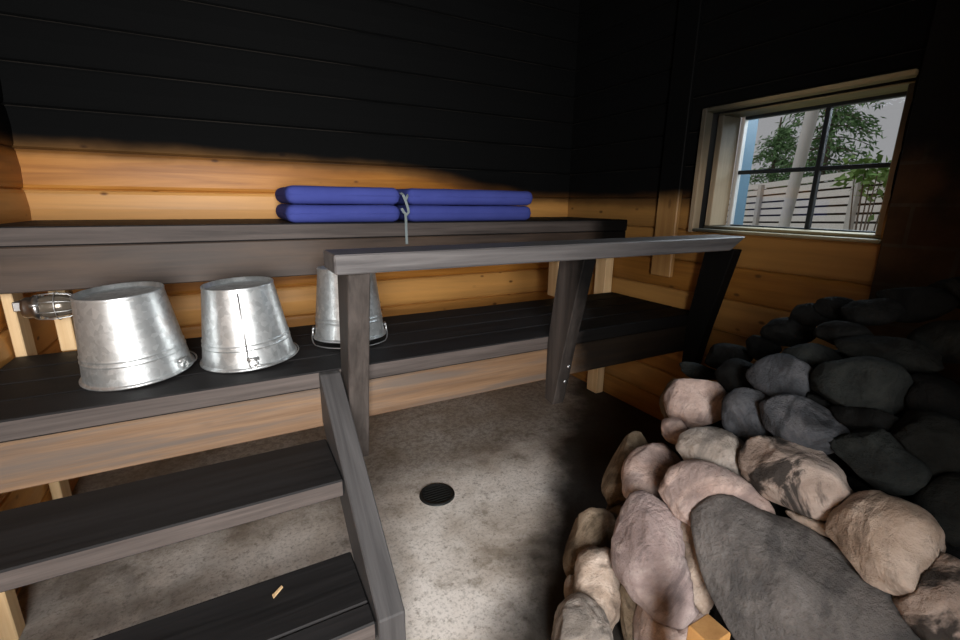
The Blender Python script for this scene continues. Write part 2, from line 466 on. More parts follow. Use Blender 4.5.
obj('ceiling', bm, M_ceiling, kind='structure')
# masonry fire wall lining behind the stove, right of the window
bm = NB(); box(bm, (XR-0.028, YF+0.02, 0.0), (XR-0.0125, 0.738, ZC-0.01), 0.003)
obj('wall_stove_lining', bm, M_fire, kind='structure')
# vertical batten left of the window
bm = NB(); box(bm, (XR-0.040, 1.575, 0.80), (XR-0.0125, 1.700, ZC-0.01), 0.004)
obj('trim_1', bm, M_trim, kind='structure')

# ------------------------------------------------------------------ window
w = thing('window_1', 'small four pane window with pale pine surround and dark glazing bars', 'window', (XR, 1.12, 1.05))
w['kind'] = 'structure'
def wbox(name, lo, hi, mat, bev=0.003, parent=w):
    b = NB(); box(b, lo, hi, bev); return obj(name, b, mat, parent)
x0, x1 = XR-0.030, XR-0.0125
wbox('casing', (x0, 1.4845, 1.034), (XR+0.02, 1.510, 1.590), M_casing)
wbox('casing', (x0, 0.748, 1.572), (XR+0.02, 1.484, 1.590), M_casing_h)
wbox('casing', (x0-0.004, 0.744, 1.040), (XR+0.02, 1.484, 1.0525), M_casing_h)
GX = XR+0.165
wbox('reveal', (XR+0.036, 1.442, 1.066), (GX, 1.470, 1.560), M_casing)
wbox('reveal', (XR+0.036, 0.760, 1.0605), (GX, 0.786, 1.560), M_casing)
wbox('reveal', (XR+0.036, 0.760, 1.5605), (GX, 1.470, 1.567), M_casing_h)
wbox('head_packing', (XR+0.07, 0.757, 1.5675), (GX+0.034, 1.487, 1.6005), M_ceiling)
wbox('sill', (XR+0.03, 0.760, 1.0535), (GX, 1.470, 1.0655), M_casing_h)
# sash frame + bars
sash = wbox('sash', (GX+0.001, 1.424, 1.060), (GX+0.03, 1.443, 1.565), M_white)
b = NB()
box(b, (GX+0.001, 0.786, 1.060), (GX+0.03, 0.812, 1.565), 0.002)
box(b, (GX+0.001, 0.812, 1.060), (GX+0.03, 1.424, 1.072), 0.002)
box(b, (GX+0.001, 0.812, 1.548), (GX+0.03, 1.424, 1.565), 0.002)
obj('sash', b, M_sash, w)
b = NB()
box(b, (GX+0.002, 1.071, 1.072), (GX+0.024, 1.089, 1.548), 0.002)
obj('glazing_bar', b, M_sash, w)
b = NB(); box(b, (GX+0.003, 0.812, 1.305), (GX+0.023, 1.424, 1.323), 0.002); obj('glazing_bar', b, M_sash, w)
for ya, yb in ((0.812, 1.071), (1.089, 1.424)):
    for za, zb in ((1.072, 1.305), (1.323, 1.548)):
        wbox('pane', (GX+0.013, ya, za), (GX+0.017, yb, zb), M_glass, 0)
wbox('outer_casing', (GX+0.04, 1.438, 1.03), (GX+0.13, 1.470, 1.60), M_bluepaint)
wbox('outer_casing', (GX+0.04, 0.74, 1.03), (GX+0.13, 0.765, 1.60), M_bluepaint)

# ------------------------------------------------------------------ benches
X0, X1 = XL+0.014, XR-0.014
def planks(bm, y0, y1, z0, z1, n, xa=X0, xb=X1, gap=0.003, bev=0.004, front_mi=1):
    wd = (y1-y0-gap*(n-1))/n
    for i in range(n):
        ya = y0 + i*(wd+gap)
        box(bm, (xa, ya, z0), (xb, ya+wd, z1), bev)
    bm.normal_update()
    if front_mi is not None:
        for f in bm.faces:
            if f.normal.y < -0.9 and f.calc_center_median().y < y0+0.002: f.material_index = front_mi

t = thing('sauna_bench', 'high black tarred sauna bench along the back wall, carrying the blue cushions', 'bench', (0.65, 2.2, 0.0))
b = NB(); planks(b, 1.916, YB-0.016, 1.016, 1.077, 4); obj('seat', b, [M_tar, M_edge], t)
b = NB(); box(b, (X0, 1.922, 0.872), (X1, 1.968, 1.0145), 0.004); obj('apron', b, M_upapron, t)
for xa, xb, za in ((-0.673, -0.644, 0.0), (-0.556, -0.512, 0.6505), (1.574, 1.632, 0.6505), (1.925, 1.984, 0.0)):
    b = NB(); box(b, (xa, 1.9955, za), (xb, 2.085, 1.0155), 0.003)
    tag_o = obj('leg', b, M_stud, t)
    tag_o['label'] = 'pale unpainted pine leg'
t = thing('sauna_bench', 'low black sauna bench with brown front board, carrying three upturned buckets', 'bench', (0.65, 1.69, 0.0))
b = NB(); planks(b, 1.403, 1.992, 0.594, 0.650, 4); obj('seat', b, [M_tar, M_edge], t)
b = NB(); box(b, (X0, 1.4045, 0.462), (X1, 1.446, 0.5925), 0.004)
o = obj('apron', b, M_apron, t); o['label'] = 'weathered brown front board'
for xa in (-0.674, ):
    b = NB(); box(b, (xa, 1.425+0.022, 0.0), (xa+0.05, 1.50, 0.593), 0.003); o = obj('leg', b, M_stud, t); o['label'] = 'pale unpainted pine leg'

# ------------------------------------------------------------------ guard rail
t = thing('guard_rail', 'sloping grey backrest rail on three posts fixed to the low bench front', 'railing', (1.1, 1.3, 0.35))
b = NB()
for_y = (1.195, 1.347)
prism(b, [(0.226, 0.978), (1.850, 0.978), (1.946, 1.034), (0.226, 1.030)], 1, for_y[0], for_y[1], 0.004)
obj('handrail', b, M_rail, t)
for xa, xb, zb in ((0.262, 0.323, 0.350), (1.070, 1.126, 0.372), (1.903, 1.962, 0.36)):
    b = NB()
    prism(b, [(1.4015, zb+0.012), (1.4015, 0.62), (1.352, 0.9765), (1.215, 0.9765), (1.300, 0.60), (1.338, zb+0.03), (1.350, zb)], 0, xa, xb, 0.003)
    p = obj('post', b, M_post, t)
    if 1.0 < xa < 1.2:
        for bx, bz in ((1.109, 0.545), (1.106, 0.478)):
            b = NB(); bmesh.ops.create_uvsphere(b, u_segments=12, v_segments=8, radius=0.0075,
                matrix=Matrix.Translation((bx, 1.338-(bz-0.402)*0.192-0.001, bz)) @ Matrix.Diagonal((1, 0.6, 1, 1)))
            bo = obj('bolt', b, M_steel, None, smooth=True); bo.data.transform(Matrix.Translation(-t.location)); bo.parent = p

# ------------------------------------------------------------------ steps
t = thing('bench_steps', 'black wooden steps with one sloping stringer leading up to the low bench', 'steps', (-0.2, 1.1, 0.0))
b = NB(); planks(b, 1.100, 1.346, 0.400, 0.450, 1, X0, 0.193); obj('tread', b, [M_tar, M_edge], t)
b = NB(); planks(b, 0.827, 0.887, 0.200, 0.250, 1, X0, 0.193); planks(b, 0.890, 1.072, 0.200, 0.250, 1, X0, 0.193, front_mi=None); obj('tread', b, [M_tar, M_edge], t)
b = NB()
prism(b, [(1.4015, 0.648), (1.375, 0.648), (0.812, 0.262), (0.812, 0.001), (0.93, 0.001), (0.955, 0.18), (1.4015, 0.482)], 0, 0.1945, 0.2565, 0.003)
obj('stringer', b, M_string, t)
b = NB(); prism(b, [(1.395, 0.30), (1.395, 0.397), (1.10, 0.397), (0.86, 0.197), (0.86, 0.001), (0.98, 0.001), (1.02, 0.15)], 0, X0+0.001, X0+0.045, 0.003)
o = obj('stringer', b, M_stud, t); o['label'] = 'pale unpainted stringer against the wall'

b = NB(); prism(b, [(-0.018, -0.003), (0.016, -0.006), (0.020, 0.001), (-0.010, 0.006)], 2, 0.0, 0.003, 0.0008)
o = obj('wood_chip', b, M_stud); o.location = Vector((0.005, 1.015, 0.2505)); o.rotation_euler.z = 0.9
tag(o, 'pale wood chip lying on the lowest black step', 'wood chip')

# ------------------------------------------------------------------ floor drain
t = thing('floor_drain', 'round black drain set in the stained concrete floor', 'drain', (0.63, 1.51, 0.0))
b = NB(); lathe(b, [(0, 0.002), (0.058, 0.002), (0.060, 0.008), (0.070, 0.008), (0.073, 0.0005)], 40)
bmesh.ops.translate(b, verts=b.verts, vec=(0.63, 1.51, 0)); obj('drain_ring', b, M_iron, t, smooth=True)
b = NB()
for k in range(-3, 4):
    hw = math.sqrt(0.056**2-(k*0.015)**2); box(b, (0.63-hw, 1.51+k*0.015-0.004, 0.003), (0.63+hw, 1.51+k*0.015+0.004, 0.0065), 0.001)
obj('grate', b, M_iron, t)

# ------------------------------------------------------------------ bulkhead lamp
t = thing('bulkhead_lamp', 'small caged metal lamp tucked under the high bench at left', 'lamp', (-0.580, 1.935, 0.8215))
def lamp_part(name, bm_, mat):
    bmesh.ops.rotate(bm_, verts=bm_.verts, cent=(0, 0, 0), matrix=Matrix.Rotation(math.radians(90), 3, 'Y'))
    bmesh.ops.translate(bm_, verts=bm_.verts, vec=t.location); return obj(name, bm_, mat, t, smooth=True)
M_lampglass = plain('frosted_lamp_glass', (0.17, 0.145, 0.115), 0.18, 0.35)
b = NB(); lathe(b, [(0, -0.025), (0.030, -0.025), (0.034, -0.015), (0.034, 0.002), (0.040, 0.004), (0.040, 0.018), (0.034, 0.020), (0, 0.020)], 32); lamp_part('base', b, M_steel)
b = NB(); lathe(b, [(0.033, 0.0205), (0.037, 0.04), (0.036, 0.07), (0.028, 0.095), (0.014, 0.106), (0, 0.109)], 32); lamp_part('glass_dome', b, M_lampglass)
b = NB()
for k in range(4):
    a = k*math.pi/4 + 0.3
    pts = [(math.cos(a)*r_, math.sin(a)*r_, z_) for r_, z_ in ((0.042, 0.010), (0.045, 0.05), (0.040, 0.09), (0.022, 0.116), (0, 0.121), (-0.022, 0.116), (-0.040, 0.09), (-0.045, 0.05), (-0.042, 0.010))]
    tube(b, pts, 0.0015, 6)
tube(b, [(math.cos(q*math.pi/12)*0.0455, math.sin(q*math.pi/12)*0.0455, 0.06) for q in range(24)], 0.0015, 6, True)
lamp_part('cage', b, M_wire)
for q in (0.4, 2.4, 4.4):
    b = NB(); bmesh.ops.create_cone(b, cap_ends=True, segments=10, radius1=0.006, radius2=0.006, depth=0.022, matrix=Matrix.Translation((math.cos(q)*0.041, math.sin(q)*0.041, 0.012)))
    lamp_part('clamp_screw', b, M_wire)
b = NB(); box(b, (-0.640, 1.962, 0.806), (-0.607, 1.9945, 0.838), 0.003); obj('mounting_block', b, M_steel, t)

# ------------------------------------------------------------------ buckets
def bucket(label, cx, cy_, rim, top, h, tilt_x, tilt_y, ear, bail_mode, mat, seam, lift=0.0):
    t = thing('zinc_bucket', label, 'bucket', (cx, cy_, 0.650), 'upturned zinc buckets on the low bench')
    t.rotation_euler = (tilt_x, tilt_y, 0)
    t.location.z = 0.6505 + lift
    def loc_obj(name, bm_, mt, sm=True):
        o = bpy.data.objects.new(name, bpy.data.meshes.new(name)); bm_.normal_update(); bm_.to_mesh(o.data); bm_.free()
        o.data.materials.append(mt)
        if sm:
            for p_ in o.data.polygons: p_.use_smooth = True
        C.objects.link(o); o.parent = t; return o
    def R(z): return rim - 0.005 + (top-rim+0.005)*z/h
    pr = [(rim-0.007, 0.004), (rim-0.004, 0.0005), (rim-0.001, 0.0005), (rim+0.001, 0.003), (rim+0.0005, 0.007), (R(0.009), 0.0095), (R(0.012), 0.012)]
    pr += [(R(0.03), 0.03), (R(0.05), 0.05)]
    for zb in (0.064, 0.078):
        pr += [(R(zb-0.005), zb-0.005), (R(zb-0.0035), zb-0.0035), (R(zb)+0.0017, zb-0.001), (R(zb)+0.0017, zb+0.001), (R(zb+0.0035), zb+0.0035), (R(zb+0.005), zb+0.005)]
    pr += [(R(0.095), 0.095)]
    pr += [(R(0.12), 0.12), (R(h-0.012), h-0.012), (top+0.0015, h-0.010), (top+0.0025, h-0.003), (top+0.001, h), (top-0.003, h-0.001), (top-0.004, h-0.012), (top-0.010, h-0.014), (top*0.5, h-0.0125), (0, h-0.012)]
    b = NB(); lathe(b, pr, 72)
    body = loc_obj('body', b, mat)
    b = NB()
    if seam is not None:
        for z0_, z1_ in ((0.014, h-0.013),):
            pts = [(math.cos(seam)*(R(z_)+0.0012), math.sin(seam)*(R(z_)+0.0012), z_) for z_ in (z0_, z1_)]
            tube(b, pts, 0.0028, 8)
        loc_obj('seam', b, M_wire)
    else: b.free()
    for a in (ear, ear+math.pi):
        b = NB()
        cx_, sx_ = math.cos(a), math.sin(a); rr = R(0.022)+0.004
        tx, ty = -sx_, cx_
        mat4 = Matrix(((tx, cx_, 0, cx_*rr), (ty, sx_, 0, sx_*rr), (0, 0, 1, 0.024), (0, 0, 0, 1)))
        pts = [mat4 @ Vector((math.cos(k*math.pi/6)*0.012, 0.004, math.sin(k*math.pi/6)*0.012-0.004)) for k in range(12)]
        tube(b, pts, 0.0032, 8, True)
        pts = [mat4 @ Vector((u_, 0.001, 0.012)) for u_ in (-0.018, 0.018)]
        tube(b, pts, 0.005, 8)
        loc_obj('ear', b, M_wire)
    # bail: half hoop from ear to ear
    if bail_mode:
        b = NB(); pts = []
        sgn_, drop, out = bail_mode
        for k in range(25):
            q = k/24*math.pi
            a = ear + sgn_*q
            rr = rim + 0.003 + out*math.sin(q)
            pts.append((math.cos(a)*rr, math.sin(a)*rr, 0.018 - (0.018-drop)*min(1.0, math.sin(q)*2.2)))
        tube(b, pts, 0.0022, 8)
        loc_obj('bail_handle', b, M_wire)
    return t
D = math.radians
bucket('largest upturned zinc bucket with brownish patches, left end of the low bench', -0.284, 1.630, 0.142, 0.106, 0.250, D(3.0), D(-3.0), D(-30), (1, 0.006, 0.006), galvanised('zinc_a', 1.3, 0.5), None, 0.010)
bucket('upturned zinc bucket with a dark front seam, in the middle of the bucket row', 0.016, 1.632, 0.145, 0.102, 0.250, D(1.5), D(-2.5), D(-88), (1, 0.005, 0.003), galvanised('zinc_b', 4.1, 0.25), D(-93), 0.008)
bucket('upturned zinc bucket half hidden behind the first rail post', 0.366, 1.715, 0.134, 0.102, 0.262, D(-2.5), D(0.5), D(-12), (-1, -0.012, 0.016), galvanised('zinc_c', 7.7, 0.0), None, 0.0145)

# ------------------------------------------------------------------ cushions
def cushion(label, xa, xb, z0, h, y0=1.928, y1=2.40):
    cx_, cy_ = (xa+xb)/2, (y0+y1)/2
    t = thing('seat_cushion', label, 'cushion', (cx_, cy_, z0), 'blue cushions on the high bench')
    b = NB()
    hx, hy, hz = (xb-xa)/2, (y1-y0)/2, h/2
    box(b, (-hx, -hy, 0), (hx, hy, h), 0)
    bmesh.ops.bevel(b, geom=b.edges[:], offset=h*0.44, segments=6, affect='EDGES', profile=0.5)
    bmesh.ops.subdivide_edges(b, edges=[e for e in b.edges if e.calc_length() > 0.1], cuts=24, use_grid_fill=True)
    sd = rnd.random()*50
    for v in b.verts:
        n_ = noise.noise(Vector((v.co.x*7+sd, v.co.y*7, v.co.z*9)))
        f = 1 - max(abs(v.co.x)/hx, abs(v.co.y)/hy)**4
        if v.co.z > hz: v.co.z += 0.004*n_*f - 0.0035*f
        v.co.y += 0.004*n_*(1 if v.co.y < 0 else 0)*(1-abs(v.co.z-hz)/hz)
    me = bpy.data.meshes.new('pad'); b.normal_update(); b.to_mesh(me); b.free(); me.materials.append(M_blue)
    for p_ in me.polygons: p_.use_smooth = True
    o = bpy.data.objects.new('pad', me); C.objects.link(o); o.parent = t
    # piping seam round the pad at mid height
    b = NB(); pts = []
    rr = h*0.44
    for q0, (sx_, sy_) in zip((0, 90, 180, 270), ((1, 1), (-1, 1), (-1, -1), (1, -1))):
        for k in range(7):
            a = math.radians(q0+k*15)
            pts.append((sx_*(hx-rr)+rr*math.cos(a)*1.0, sy_*(hy-rr)+rr*math.sin(a)*1.0, hz))
    tube(b, pts, 0.0022, 6, True)
    o = obj('piping', b, M_blue, None, smooth=True); o.parent = t
    return t
zc = 1.0775
c1 = cushion('blue cushion under another, shorter stack at left', 0.200, 0.660, zc, 0.072)
cushion('blue cushion on top of the shorter stack at left', 0.204, 0.662, zc+0.0725, 0.071)
c3 = cushion('blue cushion under another, longer stack at right', 0.690, 1.345, zc, 0.072)
cushion('blue cushion on top of the longer stack at right', 0.692, 1.352, zc+0.0725, 0.072)
# tie ribbons hanging in the gap between the stacks
def ribbon(bm, pts, wd=0.010, th=0.0015):
    P = [Vector(p) for p in pts]; ring = []
    for i, p in enumerate(P):
        tn = (P[min(i+1, len(P)-1)] - P[max(i-1, 0)]).normalized()
        a = tn.cross(Vector((0, 1, 0))); a = a.normalized() if a.length > 0.05 else Vector((1, 0, 0))
        nrm = tn.cross(a).normalized()
        ring.append([bm.verts.new(p+a*wd/2*s+nrm*th/2*u) for s, u in ((-1, -1), (1, -1), (1, 1), (-1, 1))])
    for A, B in zip(ring, ring[1:]):
        for j in range(4): bm.faces.new((A[j], A[(j+1) % 4], B[(j+1) % 4], B[j]))
    bm.faces.new(ring[0][::-1]); bm.faces.new(ring[-1])
b = NB()
yt = 1.925
ribbon(b, [(0.664, yt+0.02, 1.200), (0.668, yt, 1.190), (0.676, yt-0.006, 1.165), (0.685, yt-0.008, 1.135), (0.687, yt-0.008, 1.120), (0.680, yt-0.008, 1.110), (0.668, yt-0.004, 1.118), (0.660, yt+0.004, 1.135)], 0.011)
ribbon(b, [(0.692, yt+0.01, 1.192), (0.684, yt-0.003, 1.184), (0.676, yt-0.008, 1.172)], 0.010)
ribbon(b, [(0.673, yt-0.006, 1.116), (0.672, yt-0.014, 1.085), (0.671, yt-0.016, 1.05), (0.672, yt-0.016, 1.0), (0.673, yt-0.015, 0.985)], 0.011)
o = obj('tie_ribbon', b, M_cord, None); o.data.transform(Matrix.Translation(-Vector(c1.location))); o.parent = c1; o['label'] = 'grey tie ribbon hanging over the bench edge'

# ------------------------------------------------------------------ stove stones
CX, CY = 1.56, 0.52
def cone_r(z):
    pts = ((-0.3, 0.86), (0.0, 0.80), (0.20, 0.72), (0.45, 0.56), (0.66, 0.36), (0.88, 0.08), (0.93, 0.0), (3, -2.0))
    for (a, ra), (c_, rb) in zip(pts, pts[1:]):
        if z <= c_: return ra + (rb-ra)*(z-a)/(c_-a)
    return -1
def px_ray(px, py):
    return (cr*((px-480)/FPX) - cu*((py-320)/FPX) + fwd)
def heap_hit(px, py):
    d = px_ray(px, py); best = (9, 1.5)
    k = 0.3
    while k < 2.6:
        p = CAM + d*k
        s = math.hypot(p.x-CX, p.y-CY) - cone_r(p.z)
        if s <= 0: return k
        if s < best[0]: best = (s, k)
        k += 0.004
    return best[1]

STONES = {
 'tan':   stone_mat('stone_tan', (0.269, 0.198, 0.147), (0.461, 0.365, 0.294), (0.666, 0.563, 0.486), (0.10, 0.08, 0.065), 0.6),
 'pink':  stone_mat('stone_pink', (0.371, 0.275, 0.243), (0.576, 0.448, 0.403), (0.794, 0.666, 0.614), (0.20, 0.165, 0.165), 0.55),
 'lilac': stone_mat('stone_lilac', (0.282, 0.224, 0.218), (0.448, 0.358, 0.346), (0.640, 0.550, 0.525), (0.12, 0.10, 0.105), 0.6),
 'greytan': stone_mat('stone_grey_tan', (0.230, 0.198, 0.166), (0.384, 0.339, 0.301), (0.563, 0.512, 0.474), (0.09, 0.085, 0.08), 0.55),
 'brown': stone_mat('stone_brown', (0.128, 0.092, 0.058), (0.243, 0.186, 0.128), (0.384, 0.307, 0.230), (0.04, 0.03, 0.02), 0.6),
 'half':  stone_mat('stone_half_sooted', (0.307, 0.243, 0.205), (0.499, 0.410, 0.358), (0.717, 0.627, 0.576), (0.025, 0.025, 0.025), 0.92, thr=(0.47, 0.56)),
 'slab':  stone_mat('stone_slab', (0.11, 0.104, 0.101), (0.175, 0.165, 0.16), (0.25, 0.238, 0.23), (0.07, 0.07, 0.072), 0.6, crack=0.1),
 'blue':  stone_mat('stone_blue_grey', (0.045, 0.050, 0.058), (0.085, 0.092, 0.105), (0.16, 0.165, 0.18), (0.022, 0.024, 0.027), 0.7),
 'dark':  stone_mat('stone_dark', (0.012, 0.014, 0.014), (0.022, 0.026, 0.026), (0.042, 0.048, 0.046), (0.009, 0.010, 0.010), 0.7),
 'dim':   stone_mat('stone_dim', (0.009, 0.010, 0.0095), (0.017, 0.019, 0.018), (0.030, 0.034, 0.032), (0.006, 0.006, 0.006), 0.7),
 'black': stone_mat('stone_black', (0.006, 0.006, 0.006), (0.010, 0.011, 0.011), (0.02, 0.021, 0.021), (0.004, 0.004, 0.004), 0.7),
}
GRP = 'stones heaped on the sauna stove'
def stone(label, px, py, rx, ry, ang, mat, off=0.0, thick=0.85, seed=0, rough=1.0, cuts=7, wx=0.0, kf=1.0):
    """one boulder: its own centre, real radii and facets; long axis turned by ang"""
    d = px_ray(px, py); k = heap_hit(px, py)*kf
    depth = k
    a, b_ = rx*depth/FPX, ry*depth/FPX
    dn = d.normalized()
    c_thick = min(a, b_)*thick if wx == 0 else wx
    pos = CAM + d*k + dn*(c_thick*0.45 + off)
    s = (pos-CAM).length/(d*k).length
    a *= s; b_ *= s
    rs = random.Random(seed*13+5)
    bm_ = NB(); bmesh.ops.create_icosphere(bm_, subdivisions=5 if max(rx, ry) > 34 else 4, radius=1.0)
    planes = []
    for _ in range(cuts):
        nv = Vector((rs.gauss(0, 1), rs.gauss(0, 1), rs.gauss(0, 1))).normalized()
        planes.append((nv, rs.uniform(0.62, 0.88)))
    so = Vector((rs.random()*40, rs.random()*40, rs.random()*40))
    for v in bm_.verts:
        p = v.co.copy()
        for nv, dd in planes:
            e = p.dot(nv) - dd
            if e > 0: p -= nv*e*0.82
        q = p.normalized()
        n1 = noise.noise(q*1.1+so); n2 = noise.noise(q*2.6+so*1.7); n3 = noise.fractal(q*5.5+so, 1.0, 2.0, 4)
        p *= 1 + rough*(0.13*n1 + 0.055*n2 + 0.018*n3)
        v.co = p
    xs = [v.co.x for v in bm_.verts]; ys = [v.co.y for v in bm_.verts]; zs = [v.co.z for v in bm_.verts]
    mx, my, mz = (max(xs)+min(xs))/2, (max(ys)+min(ys))/2, (max(zs)+min(zs))/2
    ex, ey, ez = (max(xs)-min(xs))/2, (max(ys)-min(ys))/2, (max(zs)-min(zs))/2
    rgt = dn.cross(Vector((0, 0, 1))).normalized(); up = rgt.cross(dn)
    ca, sa = math.cos(math.radians(ang)), math.sin(math.radians(ang))
    ax = rgt*ca - up*sa; ay = rgt*sa + up*ca
    for v in bm_.verts:
        u, v_, w_ = (v.co.x-mx)/ex*a, (v.co.y-my)/ey*b_, (v.co.z-mz)/ez*c_thick
        v.co = ax*u + ay*v_ - dn*w_
    if kf > 0.6 and min(v.co.z for v in bm_.verts) + pos.z < -0.002:
        bm_.free(); return stone(label, px, py, rx, ry, ang, mat, off, thick, seed, rough, cuts, wx, kf*0.985)
    o = obj('stove_stone', bm_, STONES[mat], None, smooth=True)
    o.location = pos
    zmin = min(v.co.z for v in o.data.vertices) + pos.z
    if zmin < 0.0: o.location.z += -zmin + 0.001
    xm = max(v.co.x for v in o.data.vertices) + pos.x
    if xm > XR-0.03: o.location.x -= xm-(XR-0.03)
    tag(o, label, 'stone', GRP)
    return o

SL = [
 # label, px, py, rx, ry, ang, mat, off, thick
 ('pale blocky stone at the back left top of the pile, sunlit pink face', 697, 404, 31, 25, -10, 'pink', 0.0, 0.9),
 ('small pink pebble wedged under the pale blocky stone', 675, 431, 15, 13, 20, 'pink', 0.0, 0.9),
 ('sandy brown stone peeping out left of the pale blocky stone', 671, 400, 11, 22, 0, 'brown', 0.03, 0.9),
 ('grey tan stone just below the small blue grey stone', 716, 455, 37, 27, 8, 'greytan', 0.0, 0.85),
 ('tall pink stone standing in the left side of the pile', 652, 477, 30, 36, 12, 'pink', 0.0, 0.8),
 ('narrow brown stone on the far left edge of the pile, behind the tall pink one', 628, 470, 19, 40, 18, 'brown', 0.03, 0.9),
 ('thin grey stone at the left edge between two brown stones', 617, 505, 11, 29, 10, 'brown', 0.085, 1.0),
 ('pale pink wedge shaped stone above the big grey slab', 714, 501, 50, 34, 16, 'pink', 0.0, 0.75),
 ('pale wedge stone showing along the left rim of the slab', 697, 556, 18, 52, -18, 'tan', 0.05, 0.9),
 ('big lilac pink stone, largest on the left face of the pile', 655, 556, 44, 62, -26, 'lilac', -0.03, 0.75),
 ('pale tan stone under the big lilac pink one', 669, 627, 34, 38, 0, 'pink', 0.065, 0.8),
 ('dark veined brown stone on the left edge, above the oval tan stone', 592, 546, 24, 38, 15, 'brown', 0.02, 0.85),
 ('oval tan stone at lower left of the pile', 599, 590, 26, 40, -8, 'tan', -0.02, 0.85),
 ('tiny tan chip poking out at the lower left edge', 573, 594, 9, 17, -15, 'tan', 0.03, 0.9),
 ('grey tan stone at the bottom left corner of the pile', 582, 634, 30, 36, 0, 'greytan', -0.03, 0.85),
 ('slim brown stone squeezed below the big lilac stone', 629, 612, 10, 38, -8, 'brown', 0.075, 0.9),
 ('huge smooth grey slab, largest stone of the pile', 808, 616, 134, 74, 33, 'slab', 0.0, 0.55),
 ('large speckled stone with sooted left end, above the slab', 796, 476, 53, 34, 8, 'half', -0.01, 0.85),
 ('flat tan stone pinched between the slab and the speckled stone', 820, 519, 31, 15, -4, 'tan', 0.045, 1.1),
 ('round tan stone with a hollow face, right of the slab', 887, 540, 46, 45, 20, 'tan', -0.02, 0.85),
 ('blue grey stone with a tan underside at the lower right corner', 945, 603, 42, 48, -30, 'half', -0.02, 0.85),
 ('small blue grey stone beside the pale blocky stone', 748, 415, 24, 27, -5, 'blue', 0.0, 0.9),
 ('blue grey pointed stone above the speckled stone', 803, 424, 41, 26, 12, 'blue', -0.01, 0.85),
 ('smooth grey stone above the pointed blue grey one', 786, 381, 33, 25, 25, 'blue', 0.0, 0.85),
 ('large oval dark stone right of the smooth grey one', 858, 386, 40, 30, -8, 'dark', 0.0, 0.85),
 ('dark oval stone right of the speckled stone', 877, 458, 40, 29, 12, 'dark', 0.0, 0.85),
 ('dark stone hidden between two dark oval stones', 862, 423, 30, 16, -10, 'black', 0.03, 1.0),
 ('flat dark stone behind the smooth grey one', 814, 357, 27, 14, 6, 'dark', 0.01, 1.1),
 ('wide flat black stone behind the large oval dark one', 886, 352, 43, 17, 3, 'dim', 0.01, 1.0),
 ('black stone behind the small blue grey one', 739, 377, 22, 18, 5, 'black', 0.02, 0.95),
 ('black stone at the left end of the back ridge', 729, 357, 22, 14, -8, 'black', 0.04, 1.0),
 ('little dark flat stone lying behind the pale blocky one', 700, 372, 20, 8, 6, 'dark', 0.03, 1.3),
 ('black stone on the ridge, third along from its left end', 763, 349, 16, 13, 0, 'black', 0.04, 1.0),
 ('pointed black stone at the ridge, below the pale wall planks', 788, 332, 24, 15, -10, 'black', 0.02, 1.0),
 ('thin rimmed black stone on the ridge before the window wall', 813, 315, 20, 12, -5, 'black', 0.04, 1.0),
 ('black stone with a pale rim at the middle of the ridge', 843, 334, 24, 13, 0, 'black', 0.02, 1.0),
 ('black stone topping the ridge under the window corner', 840, 309, 22, 12, 5, 'black', 0.04, 1.0),
 ('black stone topping the ridge under the stove lining', 872, 312, 25, 14, -8, 'black', 0.03, 1.0),
 ('dark greenish stone at the right edge, above the round tan one', 935, 448, 38, 35, 0, 'dim', 0.0, 0.9),
 ('black stone at the right edge, above the greenish one', 926, 397, 34, 24, 5, 'black', 0.02, 0.9),
 ('dark angular stone at the right edge near the ridge', 948, 342, 32, 22, -15, 'dim', 0.0, 0.9),
 ('black stone at the highest point of the pile', 915, 305, 30, 18, -10, 'black', 0.02, 0.9),
 ('black stone at the top right corner of the pile', 952, 294, 26, 18, 0, 'black', 0.03, 0.9),
 ('dark greenish stone at the right edge, beside the round tan one', 957, 510, 32, 36, 0, 'dim', 0.02, 0.9),
 ('sooty black stone behind the pointed blue grey stone', 833, 402, 22, 22, 0, 'black', 0.06, 1.0),
 ('sooty black stone in the gap right of the small blue grey stone', 768, 432, 18, 24, 0, 'black', 0.07, 1.0),
 ('sooty black stone in the hollow above the round tan one', 855, 498, 32, 20, 0, 'black', 0.07, 1.0),
]
ST = [stone(a[0], *a[1:6], a[6], a[7], a[8], seed=i+1, cuts=5 if a[6] == 'slab' else 7, rough=0.75 if a[6] == 'slab' else 1.0) for i, a in enumerate(SL)]

